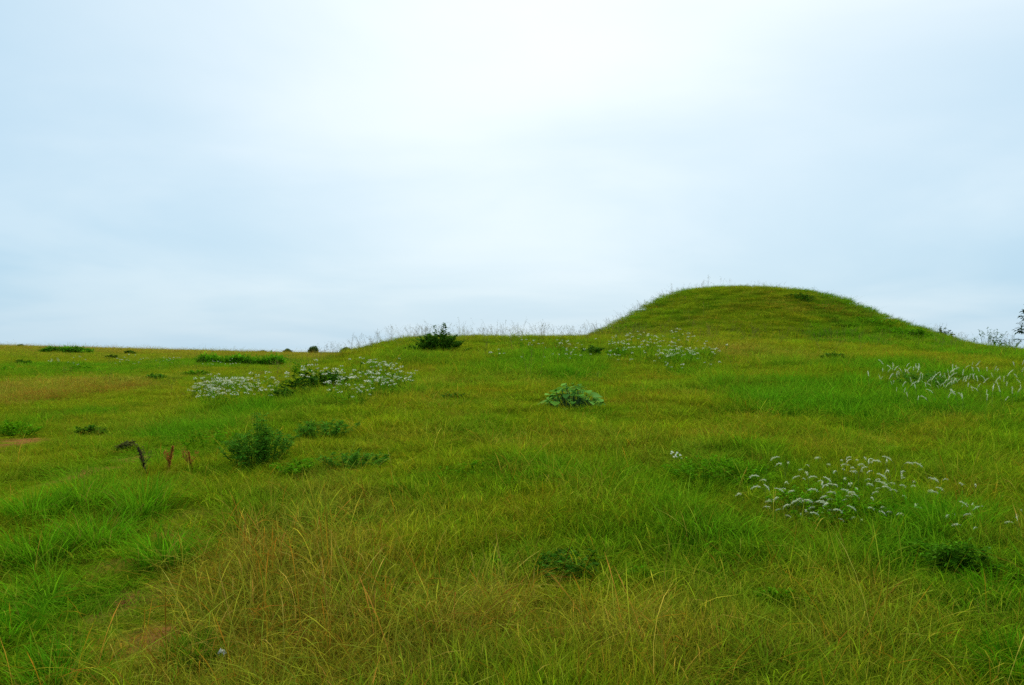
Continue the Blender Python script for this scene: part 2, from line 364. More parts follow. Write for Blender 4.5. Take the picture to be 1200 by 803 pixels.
# ------------------------------------------------------------------ weeds and shrubs
PLANTS = []   # footprint of every plant: centre and half widths
def weed(name, x, y, w, h, label, cat='plant', group=None, depth=None, stems=30, leaf=.07, lw=.022, per=16, col=(.03, .10, .012), dome=.5, lean=.35, spikes=0, var=.25, seed=0, start=.12, flower=None, thick=.004):
    """a clump of leafy stems; dome 0 = even height, 1 = rounded outline"""
    rg = np.random.default_rng(seed + int(abs(x) * 100) + int(y * 10)); r = root(name, x, y, label, cat, group)
    d_ = depth or w * .75; h = h + .06; PLANTS.append((x, y, w * .45, d_ * .45)); gs = Geo(); gl = Geo(); col = np.array(col)
    for i in range(stems + spikes):
        a = rg.uniform(0, 2 * np.pi); q = math.sqrt(rg.random()) * (.35 if i >= stems else 1.45 if rg.random() < .14 else 1)
        px, py = q * math.cos(a) * w * .36, q * math.sin(a) * d_ * .36
        hh = h * max(.25, 1 - dome * q ** 2 * .75) * rg.uniform(.62, 1.0) * .8
        if i >= stems: hh = h * rg.uniform(.9, 1.08)
        out = np.array([math.cos(a) * q * w * .16 + rg.normal(0, .03) * w, math.sin(a) * q * d_ * .16 + rg.normal(0, .03) * w])
        out = out * (1 + lean) if i < stems else out * .3
        t = np.linspace(0, 1, 5); dz = float(terrain(x + px, y + py)) - float(terrain(x, y))
        p = np.stack([px + out[0] * t ** 1.5, py + out[1] * t ** 1.5, dz + hh * (t - .08 * t * t)], 1)
        tube(gs, p, np.linspace(thick, thick * .4, 5), col * np.array([1.5, 1.0, 1.2]), 3)
        m = per; k = start + (1 - start) * np.sqrt(rg.random(m)); lp = np.stack([np.interp(k, t, p[:, j]) for j in range(3)], 1)
        la = np.arange(m) * 2.4 + rg.uniform(0, 6); ld = np.stack([np.cos(la), np.sin(la), rg.uniform(-.1, .9, m)], 1)
        lc = col * np.exp(rg.normal(0, var, (m, 1))) * (1 + rg.normal(0, .08, (m, 3)))
        leaves(gl, lp, ld, leaf * rg.uniform(.6, 1.25, m) * (1.1 - .45 * k), lw * rg.uniform(.7, 1.2, m), np.clip(lc, .003, .7), rg=rg)
    tag(link('stem', gs.mesh('stem'), M_STEM, r), kind='stuff'); tag(link('foliage', gl.mesh('foliage'), M_LEAF, r), kind='stuff')
    if flower:
        gf = Geo(); n = flower
        for i in range(n):
            a = rg.uniform(0, 6.283); q = math.sqrt(rg.random()); c0 = np.array([math.cos(a) * q * w * .48, math.sin(a) * q * d_ * .48, h * rg.uniform(.7, 1.05) * (1 - dome * q * q * .6)])
            umbel(gf, c0, rg.uniform(.025, .045), rg)
        tag(link('flower_cluster', gf.mesh('flower_cluster'), M_PETAL, r), kind='stuff')
    return r
def umbel(g, c0, rad, rg, m=11):
    """a flat-topped head of small white flowers"""
    a = rg.uniform(0, 6.283, m); q = rad * np.sqrt(rg.random(m)); p = c0 + np.stack([q * np.cos(a), q * np.sin(a), -.4 * q * q / rad + rg.normal(0, .25, m) * rad], 1)
    wv = np.array([.86, .83, .62]) * rg.uniform(.75, 1.1, (m, 1))
    d = np.stack([np.cos(a), np.sin(a), rg.uniform(-.6, 1.2, m)], 1); leaves(g, p, d, rad * .8, rad * .7, wv, .1, .1, rg=rg)
DARK = (.055, .15, .006); MID = (.115, .29, .003); BLUE = (.09, .24, .012); BRIGHT = (.055, .20, .012)
# --- shrubs and weeds of the slope, near to far
weed('low_weed', 0.35, 5.52, 0.43, 0.18, 'dark low broadleaf weed patch in the olive grass near the bottom centre', stems=34, leaf=.055, lw=.024, per=14, col=DARK, dome=.3, depth=.5, seed=1)
weed('low_weed', -0.09, 5.66, 0.23, 0.08, 'tiny green weed sprig lying left of the dark low weed patch', stems=9, leaf=.05, lw=.022, per=9, col=MID, dome=.3, seed=2)
weed('low_weed', -1.13, 6.70, 0.28, 0.10, 'small green weed sprig at the right margin of the dry straw', stems=12, leaf=.045, lw=.02, per=9, col=MID, dome=.3, seed=41)
weed('low_weed', -0.43, 8.12, 0.47, 0.13, 'thin low green weed on the olive slope above the dark low weed patch', stems=16, leaf=.05, lw=.02, per=9, col=MID, dome=.3, seed=42)
weed('low_weed', -1.44, 6.04, 0.17, 0.10, 'green leafy sprig standing inside the dry straw patch', stems=9, leaf=.045, lw=.02, per=9, col=MID, dome=.3, seed=43)
weed('low_weed', 1.47, 5.00, 0.22, 0.08, 'faint green weed in the yellow grass near the bottom right', stems=12, leaf=.045, lw=.02, per=9, col=MID, dome=.3, seed=44)
weed('low_weed', 0.78, 5.50, 0.26, 0.12, 'small dull green weed sprig right of the dark low weed patch', stems=12, leaf=.05, lw=.02, per=9, col=MID, dome=.3, seed=3)
weed('mugwort', -2.62, 9.22, 0.73, 0.55, 'tall bushy green weed with many upright stems, largest on the left slope', stems=90, leaf=.075, lw=.017, per=26, col=BLUE, dome=.45, lean=.2, spikes=8, seed=4)
weed('mugwort', -3.78, 11.06, 0.85, 0.40, 'lower spreading green weed just left of the tall bushy weed', stems=36, leaf=.075, lw=.016, per=18, col=MID, dome=.4, seed=5)
weed('mugwort', -2.33, 11.04, 0.72, 0.32, 'dark green weed clump right of and behind the tall bushy weed', stems=55, leaf=.08, lw=.018, per=22, col=BLUE, dome=.35, seed=6)
weed('mugwort', -2.05, 8.58, 0.51, 0.18, 'low leafy weed hugging the grass below the tall bushy weed', stems=34, leaf=.06, lw=.018, per=16, col=MID, dome=.3, seed=7)
weed('mugwort', -1.56, 8.76, 0.66, 0.24, 'low dark weed row right of the low leafy weed, on olive grass', stems=44, leaf=.065, lw=.018, per=18, col=BLUE, dome=.3, depth=.45, seed=8)
weed('leafy_shrub', -3.90, 17.60, 1.22, 0.58, 'dark leafy shrub between the white flower drift and paler flowers', 'shrub', stems=60, leaf=.11, lw=.042, per=22, col=DARK, dome=.6, seed=9, flower=26)
weed('leafy_shrub', -4.30, 16.56, 0.45, 0.26, 'small dark leafy shrub at the lower left foot of the flowering shrub', 'shrub', stems=20, leaf=.10, lw=.04, per=14, col=DARK, dome=.5, seed=10)
weed('leafy_shrub', -5.57, 23.06, 0.36, 0.58, 'narrow upright leafy stem rising at the left of the flowering shrub', 'shrub', stems=7, leaf=.12, lw=.05, per=16, col=MID, dome=.2, lean=0, seed=11)
weed('round_bush', -2.01, 24.88, 1.29, 0.81, 'rounded dark green bush standing on the crest against the sky', 'bush', stems=140, leaf=.10, lw=.045, per=26, col=DARK, dome=.8, spikes=5, seed=12, thick=.007)
weed('low_weed', -0.92, 13.86, 0.35, 0.15, 'tiny dark weed tuft alone on the slope below the rounded crest bush', stems=12, leaf=.07, lw=.03, per=10, col=DARK, dome=.5, seed=13)
weed('low_weed', 2.06, 23.24, 0.58, 0.45, 'small dark bush in tall grass at the left foot of the mound', 'bush', stems=26, leaf=.12, lw=.05, per=16, col=DARK, dome=.4, seed=14)
weed('low_weed', 2.69, 22.88, 0.66, 0.35, 'small green weed just right of the dark bush at the mound foot', stems=18, leaf=.11, lw=.045, per=12, col=MID, dome=.4, seed=15)
weed('low_weed', 1.81, 8.02, 0.85, 0.28, 'broad fresh green weed patch left of the pale drooping plumes', stems=60, leaf=.055, lw=.02, per=16, col=MID, dome=.3, depth=.8, seed=16, flower=2)
weed('low_weed', 2.45, 6.96, 0.80, 0.29, 'fresh green weed patch in the middle of the pale drooping plumes', stems=60, leaf=.055, lw=.018, per=16, col=MID, dome=.35, depth=.7, seed=17)
weed('mugwort', 2.74, 5.50, 0.35, 0.26, 'dark leafy clump with upright stems at the right below the pale plumes', stems=44, leaf=.075, lw=.02, per=18, col=(.075, .20, .005), dome=.45, lean=.2, seed=31)
weed('mugwort', 2.69, 5.82, 0.25, 0.16, 'smaller dark leafy weed just left of the upright leafy clump', stems=22, leaf=.06, lw=.018, per=14, col=(.08, .21, .004), dome=.4, seed=32)
weed('low_weed', 7.31, 15.66, 0.96, 0.45, 'grey green weed among pale plumes at the right below the mound', stems=44, leaf=.10, lw=.03, per=16, col=BLUE, dome=.4, seed=18)
weed('low_weed', 7.98, 22.04, 0.51, 0.30, 'small dark green bush on the brown grass in front of the mound', 'bush', stems=24, leaf=.12, lw=.05, per=14, col=DARK, dome=.5, seed=19)
# --- on and beside the mound
for (lx, ly), w, h, lab, c in (((12.75, 39.18), 1.2, .38, 'dark low bush just under the top right edge of the mound', DARK), ((15.00, 36.42), 1.5, .42, 'dark green scrub high on the right shoulder of the mound', MID),
        ((15.16, 34.84), 1.6, .42, 'green scrub halfway down the right shoulder of the mound', MID), ((15.84, 34.58), .9, .5, 'small sprawling shrub on the skyline low on the mound right side', MID)):
    weed('scrub', lx, ly, w, h, lab, 'bush', stems=34, leaf=.12, lw=.05, per=14, col=c, dome=.5)
weed('round_bush', 20.01, 41.0, 0.79, 1.03, 'small round bush on the skyline right of the mound', 'bush', stems=40, leaf=.11, lw=.05, per=18, col=(.05, .12, .04), dome=.6, thick=.006)
weed('scrub', 17.79, 33.0, 1.40, 1.14, 'straggly open shrub on the skyline between round bush and sapling', 'shrub', stems=20, leaf=.10, lw=.05, per=9, col=DARK, dome=.5, start=.4, thick=.006)
weed('scrub', 17.86, 32.0, 1.11, 0.62, 'low dark leafy scrub at the foot of the sapling', 'shrub', stems=20, leaf=.10, lw=.05, per=10, col=DARK, dome=.5, thick=.006)
# --- far left
for px_, lab, w, h, c in (((-24.16, 43.80), 'dark pair of bushes in the pale left meadow near the picture edge', 18, 9, DARK), ((-21.04, 36.92), 'flat green bush cut by the left picture edge', 34, 9, MID),
        ((-25.55, 56.60), 'small dark bush on the left plain, nearer of a pair', 14, 7, DARK), ((-30.14, 69.90), 'small dark bush on the left plain, farther of a pair', 12, 7, DARK),
        ((-12.63, 31.46), 'blue green bush alone in the left meadow below the far pair', 22, 11, BLUE), ((-12.60, 35.30), 'low green bush left of the long green thicket', 24, 10, MID),
        ((-19.05, 39.20), 'low fresh green bush below the far hedge on the left', 26, 6, MID), ((-6.65, 13.96), 'dark green weed in the left grass above the trodden track', 34, 16, DARK),
        ((-7.78, 13.84), 'wide green weed over bare soil at the left picture edge', 56, 24, MID), ((-4.98, 11.50), 'grey brown withered weed beside the leaning dark stalk', 22, 12, (.13, .12, .03))):
    f_ = px_[1] / 1039.0
    weed('bush', px_[0], px_[1], w * f_, h * f_, lab, 'bush' if px_[1] > 14 else 'plant', stems=34, leaf=.05 + .0022 * px_[1], lw=.02 + .001 * px_[1], per=15, col=c, dome=.45, thick=.006)
def thicket(x, y, w, h, label, col, seed, n=5200):
    rg = np.random.default_rng(seed); r = root('thicket', x, y, label, 'thicket'); g = Geo()
    cs = np.stack([rg.uniform(-.46, .46, 26) * w, rg.uniform(-.2, .2, 26) * w * .4, rg.uniform(.05, .62, 26) * h * np.repeat(rg.uniform(.45, 1.1, 13), 2)], 1)
    k = rg.integers(0, 26, n); p = cs[k] + rg.normal(0, 1, (n, 3)) * np.array([w * .05, w * .03, h * .17]); p[:, 2] = np.abs(p[:, 2])
    p[:, 2] += terrain(x + p[:, 0], y + p[:, 1]) - float(terrain(x, y))
    c = np.array(col) * np.exp(rg.normal(0, .25, (n, 1))) * np.exp(rg.normal(0, .2, (26, 1)))[k]
    leaves(g, p, rg.normal(0, 1, (n, 3)) + [0, 0, .5], rg.uniform(.15, .3, n), .09, c, rg=rg); tag(link('foliage', g.mesh('foliage'), M_LEAF, r), kind='stuff'); PLANTS.append((x, y, w * .45, w * .12))
    s = Geo()
    for i in range(26): tube(s, [[cs[i, 0], cs[i, 1], float(terrain(x + cs[i, 0], y + cs[i, 1]) - terrain(x, y)) - .1], cs[i] * [1, 1, .6], cs[i]], [.03, .02, .01], [.05, .04, .02], 4)
    tag(link('stem', s.mesh('stem'), M_STEM, r), kind='stuff'); return r
thicket(-35.30, 70.0, 3.91, 0.54, 'long low dark green hedge on the far left skyline', (.11, .27, .008), 51)
thicket(-15.21, 50.0, 4.62, 0.72, 'long fresh green thicket on the left plain below the skyline bushes', (.12, .31, .006), 52)

def round_tree(x, y, w, h, label, seed, sunk=0.0):
    """small round-headed tree: short trunk with limbs, leafy crown with gaps"""
    rg = np.random.default_rng(seed); r = root('round_tree', x, y, label, 'tree', 'small round trees on the far skyline', sink=sunk)
    s = Geo(); tube(s, [[0, 0, -.2], [.02, 0, h * .25], [0, .02, h * .6]], [.07, .055, .02], [.07, .05, .03], 6)
    for i in range(6):
        a = i * 1.05; tube(s, [[0, 0, h * .2], [math.cos(a) * w * .2, math.sin(a) * w * .2, h * .45], [math.cos(a) * w * .34, math.sin(a) * w * .34, h * .66]], [.03, .02, .008], [.07, .05, .03], 4)
    link('trunk', s.mesh('trunk'), M_STEM, r)
    g = Geo(); n = 2600; d = rg.normal(0, 1, (n, 3)); d /= np.linalg.norm(d, axis=1)[:, None]; q = rg.random(n) ** .4
    lump = 1 + .28 * (vnoise(d[:, 0] * 2.2 + 5, d[:, 1] * 2.2 + d[:, 2] * 1.7, seed) - .5) * 2
    p = d * (q * lump)[:, None] * np.array([w * .5, w * .5, h * .46]) + [0, 0, h * .54]
    c = np.array([.10, .17, .03]) * np.exp(rg.normal(0, .3, (n, 1))); leaves(g, p, d + rg.normal(0, .8, (n, 3)), rg.uniform(.09, .2, n), .08, c, rg=rg)
    tag(link('crown', g.mesh('crown'), M_LEAF, r), kind='stuff'); return r
round_tree(-31.48, 112.0, 0.97, 0.65, 'low rounded tree on the far skyline, leftmost of four', 61, .35)
round_tree(-27.84, 110.0, 1.06, 0.85, 'small rounded tree on the far skyline, second of four from left', 62, .3)
round_tree(-24.22, 108.0, 1.25, 1.14, 'taller squarish rounded tree on the far skyline, third of four', 63, .2)
round_tree(-18.77, 100.0, 1.15, 0.96, 'rounded tree on the skyline where the near slope begins', 64, .1)
weed('bush', -12.26, 70.0, 1.35, 0.34, 'flat dark bush on the skyline just right of the fourth tree', 'bush', stems=30, leaf=.2, lw=.09, per=14, col=DARK, dome=.5, thick=.01)
weed('bush', -55.44, 100.0, 0.77, 0.48, 'tiny dark bush on the skyline near the left edge', 'bush', stems=24, leaf=.2, lw=.1, per=14, col=DARK, dome=.5, thick=.01)

# --- sapling at the right edge
def sapling(x, y, h, label):
    rg = np.random.default_rng(77); r = root('sapling', x, y, label, 'tree'); s = Geo(); g = Geo()
    p = np.array([[0, 0, -.1], [.02, 0, h * .3], [-.03, .03, h * .65], [0, 0, h]]); tube(s, p, [.03, .024, .016, .005], [.08, .055, .035], 6)
    for i in range(22):
        z = h * (.18 + .8 * i / 22); a = math.pi + rg.normal(0, .5) if i % 2 else rg.uniform(0, 6.283); ln = .55 * (1.15 - .55 * z / h) * rg.uniform(.8, 1.2)
        b = np.array([math.cos(a) * ln, math.sin(a) * ln, ln * .28]); q = np.array([[0, 0, z], [b[0] * .5, b[1] * .5, z + b[2] * .7], [b[0], b[1], z + b[2] * .8]])
        tube(s, q, [.010, .007, .003], [.08, .06, .035], 4)
        m = 14; k = rg.uniform(.3, 1.05, m); lp = q[0] + (q[2] - q[0]) * k[:, None] + rg.normal(0, .02, (m, 3))
        ld = np.array([b[0], b[1], 0])[None] * rg.uniform(-.3, 1, (m, 1)) + rg.normal(0, .35, (m, 3)) * [1, 1, .4]
        leaves(g, lp, ld, rg.uniform(.10, .17, m), rg.uniform(.045, .07, m), np.array([.02, .06, .025]) * np.exp(rg.normal(0, .25, (m, 1))), rg=rg)
    link('trunk', s.mesh('trunk'), M_STEM, r); tag(link('crown', g.mesh('crown'), M_LEAF, r), kind='stuff')
sapling(18.25, 31.0, 1.62, 'thin leafy sapling at the right picture edge against the sky')

# --- the broad-leaved plant with single leaves
def broad_leaf_plant(x, y, w, h, label):
    rg = np.random.default_rng(5); r = root('broad_leaf_plant', x, y, label, 'plant'); h += .08; PLANTS.append((x, y, w * .5, w * .4)); s = Geo(); shared = []
    for v in range(6):
        # one leaf blade: rounded heart outline, folded along the midrib
        k = np.linspace(0, 1, 6); hw = np.array([.10, .46, .52, .42, .24, .0]); vv = []; tt = []
        for a, b in zip(k, hw): vv += [[-b, a, .10 * b - .22 * a * a], [0, a, -.22 * a * a + .0], [b, a, .10 * b - .22 * a * a + rg.normal(0, .02)]]
        for i in range(5):
            j = 3 * i; tt += [[j, j + 1, j + 4], [j, j + 4, j + 3], [j + 1, j + 2, j + 5], [j + 1, j + 5, j + 4]]
        c = np.array([.20, .42, .05]) * (.72 + .11 * v) * np.array([1.0, 1.0, 1 + rg.normal(0, .15)])
        me = make_mesh('leaf', vv, tt, np.tile(c, (18, 1))); me.materials.append(M_LEAF); shared.append(me)
    for i in range(120):
        a = rg.uniform(0, 6.283); q = math.sqrt(rg.random()) * (1.3 if rg.random() < .12 else 1); px, py = math.cos(a) * q * w * .47, math.sin(a) * q * w * .36
        z = h * max(.15, 1 - .75 * q * q) * rg.uniform(.45, 1) + float(terrain(x + px, y + py) - terrain(x, y))
        tube(s, [[px * .5, py * .5, -.03], [px * .85, py * .85, z * .6], [px, py, z]], [.006, .005, .003], [.08, .15, .05], 3)
        o = link('leaf', shared[i % 6], None, r); sc = rg.uniform(.065, .155); o.scale = (sc, sc, sc); o.location = (px, py, z)
        o.rotation_euler = (rg.uniform(-.7, .3), rg.uniform(-.45, .45), a - math.pi / 2 + rg.normal(0, .6))
    tag(link('stem', s.mesh('stem'), M_STEM, r), kind='stuff')
broad_leaf_plant(0.90, 12.98, 0.90, 0.32, 'pale green broad leaved plant sprawling on the slope below the mound')

# --- seed stalks of dock by the track
def dock(x, y, h, lean_x, col, label, n=260):
    rg = np.random.default_rng(int(abs(x) * 100)); r = root('dock_stalk', x, y, label, 'weed'); s = Geo(); g = Geo()
    t = np.linspace(0, 1, 7); p = np.stack([lean_x * t, .02 * t, h * t], 1); tube(s, p, np.linspace(.007, .003, 7), np.array(col) * .8, 5)
    k = rg.uniform(.35, 1, n); q = np.stack([lean_x * k, .02 * k, h * k], 1) + rg.normal(0, 1, (n, 3)) * (np.array([.009, .009, .01]) * (1.25 - k)[:, None] * 1.3)
    for b in range(4):
        z0 = rg.uniform(.35, .6); a = rg.uniform(0, 6.28); e = np.array([math.cos(a) * .07, math.sin(a) * .07, .14]); s0 = np.array([lean_x * z0, 0, h * z0]); tube(s, [s0, s0 + e * [1, 1, .6], s0 + e], [.003, .0025, .002], np.array(col) * .8, 3)
        q = np.concatenate([q, s0 + e * rg.uniform(.2, 1, (30, 1)) + rg.normal(0, .010, (30, 3))])
    leaves(g, q, rg.normal(0, 1, (len(q), 3)), rg.uniform(.012, .022, len(q)), .012, np.array(col) * np.exp(rg.normal(0, .3, (len(q), 1))), rg=rg)
    link('stalk', s.mesh('stalk'), M_STEM, r); tag(link('seed_head', g.mesh('seed_head'), M_LEAF, r), kind='stuff')
dock(-3.80, 9.26, .30, -.11, (.075, .05, .03), 'blackish leaning seed stalk beside the trodden track, leftmost of three')
dock(-3.58, 9.22, .33, .05, (.40, .15, .03), 'rusty brown upright seed stalk, middle of three by the track')
dock(-3.37, 9.34, .22, -.04, (.38, .15, .03), 'short rusty seed stalk, rightmost of three by the track', 140)

# --- tussocks
def tussock(x, y, w, h, label, col, n=420, seed=0):
    rg = np.random.default_rng(seed + 300); g = Geo(); r = w * .22
    b = np.stack([rg.normal(0, r, n), rg.normal(0, r, n), np.zeros(n)], 1); b[:, 2] = terrain(x + b[:, 0], y + b[:, 1]) - float(terrain(x, y)) - .02
    a = np.arctan2(b[:, 1], b[:, 0]) + rg.normal(0, .6, n); ln = h * rg.uniform(.6, 1.35, n)
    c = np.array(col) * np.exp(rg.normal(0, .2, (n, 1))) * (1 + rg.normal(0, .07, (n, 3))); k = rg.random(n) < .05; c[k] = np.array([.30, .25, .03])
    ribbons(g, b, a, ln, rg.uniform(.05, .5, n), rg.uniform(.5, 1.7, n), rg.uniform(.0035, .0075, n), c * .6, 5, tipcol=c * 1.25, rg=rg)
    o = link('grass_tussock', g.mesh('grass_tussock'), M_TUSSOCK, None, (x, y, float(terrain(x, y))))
    PLANTS.append((x, y, w * .4, w * .4)); return tag(o, label, 'grass tussock', 'grass tussocks', 'thing')
TG = (.135, .33, .006); TD = (.07, .20, .004)
for k, (x_, y_, w_, h_, lab, c_) in enumerate((
    (-3.05, 7.34, 0.57, 0.32, 'bright green grass tussock right behind the dark gap, by the seed stalks', TG), (-3.67, 7.62, 0.59, 0.28, 'bright green grass tussock left of the one by the seed stalks', TG),
    (-3.89, 7.22, 0.63, 0.31, 'broad bright grass tussock in the left row nearest the picture edge', TG), (-3.00, 6.42, 0.59, 0.30, 'large bright green tussock in the middle of the left group', TG),
    (-2.28, 5.80, 0.41, 0.29, 'round bright green tussock at the edge of the dry grass', TG), (-3.27, 6.12, 0.59, 0.27, 'bright green tussock below the row at the left edge', TG),
    (-2.03, 3.98, 0.46, 0.18, 'tall green tussock in the bottom left corner', (.11, .28, .006)), (-2.56, 4.50, 0.39, 0.18, 'dark green tussock cut by the left edge near the bottom', (.09, .26, .004)),
    (-1.52, 4.26, 0.25, 0.16, 'small green tussock beside the white scrap at the bottom left', (.09, .20, .004)),
    (2.74, 5.04, 0.39, 0.17, 'fresh green tussock right of the dark tall one', (.11, .30, .003)), (2.29, 4.04, 0.35, 0.19, 'green tussock in the bottom right corner', (.09, .26, .003)))):
    tussock(x_, y_, w_, h_, lab, c_, 460 if h_ > .2 else 340, k)

# --- pale drooping plumes, each a plant of its own
def plume_meshes(k, drooping):
    rg = np.random.default_rng(900 + k); s = Geo(); g = Geo(); h = rg.uniform(.20, .31); n = 12; t = np.linspace(0, 1, n); bend = (rg.uniform(1.3, 2.3) if drooping else rg.uniform(.3, 1.3))
    th = .08 + bend * np.clip((t - .45) / .55, 0, 1) ** 1.3; L_ = h * 1.25; p = np.zeros((n, 3)); ds = L_ / (n - 1)
    for i in range(1, n): p[i] = p[i - 1] + ds * np.array([math.sin(th[i]), 0, math.cos(th[i])])
    tube(s, p[:9], np.linspace(.0022, .0014, 9), [.20, .22, .06], 3)
    tube(g, p[8:], np.array([.002, .0048, .0042, .0015]), [.86, .84, .56], 5)
    m = 26; kk = rg.uniform(.70, 1, m); hp = np.stack([np.interp(kk, t, p[:, j]) for j in range(3)], 1)
    fat = .0065 * np.sin(np.pi * np.clip((kk - .62) / .40, 0.05, .97)) ** .6
    d = rg.normal(0, 1, (m, 3)); tang = np.stack([np.gradient(p[:, 0]), np.gradient(p[:, 1]), np.gradient(p[:, 2])], 1); tg = np.stack([np.interp(kk, t, tang[:, j]) for j in range(3)], 1); tg /= np.linalg.norm(tg, axis=1)[:, None]
    leaves(g, hp + d * fat[:, None] * .4, tg * 1.0 + d * .55, rg.uniform(.010, .018, m), .005, np.array([.86, .84, .56]) * rg.uniform(.7, 1.25, (m, 1)), rg=rg)
    return s.mesh('stalk'), g.mesh('seed_head')
PL = {True: [plume_meshes(k, True) for k in range(7)], False: [plume_meshes(k + 20, False) for k in range(6)]}
for a_ in PL.values():
    for s_, h_ in a_: s_.materials.append(M_STEM); h_.materials.append(M_PETAL)
def plume_patch(spots, drooping, label, group, seed, size=1.0):
    rg = np.random.default_rng(seed)
    for x_, y_ in spots:
        o = root('plume_grass', x_, y_, label, 'grass plume', group, .03)
        sc = size * rg.uniform(.75, 1.2); o.scale = (sc, sc, sc); o.rotation_euler = (0, 0, rg.uniform(0, 6.283))
        s_, h_ = PL[drooping][rg.integers(len(PL[drooping]))]; link('stalk', s_, None, o); tag(link('seed_head', h_, None, o), kind='stuff')
plume_patch([(3.01, 8.20), (2.40, 7.78), (2.72, 6.68), (1.91, 6.86), (2.05, 7.14), (2.62, 7.28), (3.11, 8.44), (2.99, 8.32), (3.37, 7.36), (3.58, 8.18), (2.70, 6.98), (2.96, 7.90), (3.25, 8.44), (1.85, 7.08), (2.28, 7.00), (2.81, 6.84), (2.65, 7.06), (3.40, 8.52), (2.20, 7.06), (2.70, 6.82), (3.02, 8.10), (3.43, 8.12), (2.03, 7.12), (3.02, 7.02), (3.25, 7.00), (2.28, 6.98), (2.86, 7.46), (2.23, 6.96), (3.14, 7.48), (2.44, 6.82), (2.63, 7.88), (2.28, 7.98), (2.56, 7.66), (3.19, 7.40), (3.01, 8.18), (3.18, 7.58), (2.51, 8.10), (3.53, 7.94), (3.23, 7.58), (2.26, 6.86), (3.51, 8.10), (2.16, 6.86), (3.46, 7.06), (3.29, 7.70), (3.03, 8.12), (2.55, 7.30), (2.50, 6.64), (3.29, 7.54), (2.94, 7.44), (2.62, 7.48), (2.55, 7.34), (2.26, 7.24), (3.15, 7.06), (2.99, 7.68), (3.56, 8.00), (3.53, 7.26), (2.53, 6.92), (3.02, 7.22), (2.06, 7.02), (2.22, 7.28), (3.39, 8.00), (2.22, 6.94), (3.19, 7.94), (2.69, 8.22), (2.59, 7.06), (2.55, 7.06), (2.99, 8.52), (2.32, 7.46), (3.68, 7.86), (2.19, 7.54), (3.54, 7.60), (3.38, 7.06), (2.12, 7.40), (2.92, 7.14), (3.05, 6.78), (2.47, 6.84), (2.88, 7.84), (2.57, 7.36), (2.58, 6.56), (2.60, 6.58), (2.80, 7.14), (2.38, 6.72), (2.13, 6.98), (2.92, 8.44), (3.12, 8.38), (2.34, 7.22), (2.08, 6.76), (2.18, 6.84), (3.02, 7.22), (2.74, 7.28), (3.11, 8.02), (2.21, 6.82), (2.65, 8.00), (2.49, 7.14), (3.06, 6.72), (2.26, 6.78), (3.14, 7.68), (3.38, 8.44), (2.97, 8.24), (2.86, 7.02), (3.15, 7.94), (2.81, 7.54), (2.65, 7.14), (2.14, 6.74), (2.28, 6.90), (2.50, 7.72), (3.15, 8.08), (2.62, 7.18), (2.69, 7.60), (2.59, 7.00), (2.03, 6.92), (3.49, 7.76), (3.01, 7.90), (3.14, 8.14), (2.64, 7.36), (3.27, 7.46), (2.83, 6.78), (2.82, 7.22), (3.10, 7.24), (3.46, 7.90), (2.61, 6.68), (2.09, 7.02), (2.18, 6.66), (2.80, 6.54), (2.41, 6.82)], True, 'pale drooping seed plume arching over the grass at the middle right', 'pale drooping plumes at the middle right', 1, .75)
plume_patch([(3.09, 5.70), (3.20, 6.08), (3.42, 6.00), (3.81, 6.64), (3.39, 6.56), (3.50, 6.14), (3.27, 6.38), (3.21, 6.44), (3.84, 7.76), (3.31, 6.38), (3.13, 6.12), (3.67, 6.34), (3.82, 7.64), (3.14, 6.38), (3.46, 6.64), (3.32, 6.32), (3.78, 7.44), (3.80, 7.30)], True, 'stray pale seed plume near the right picture edge', 'stray plumes by the right edge', 2, .65)
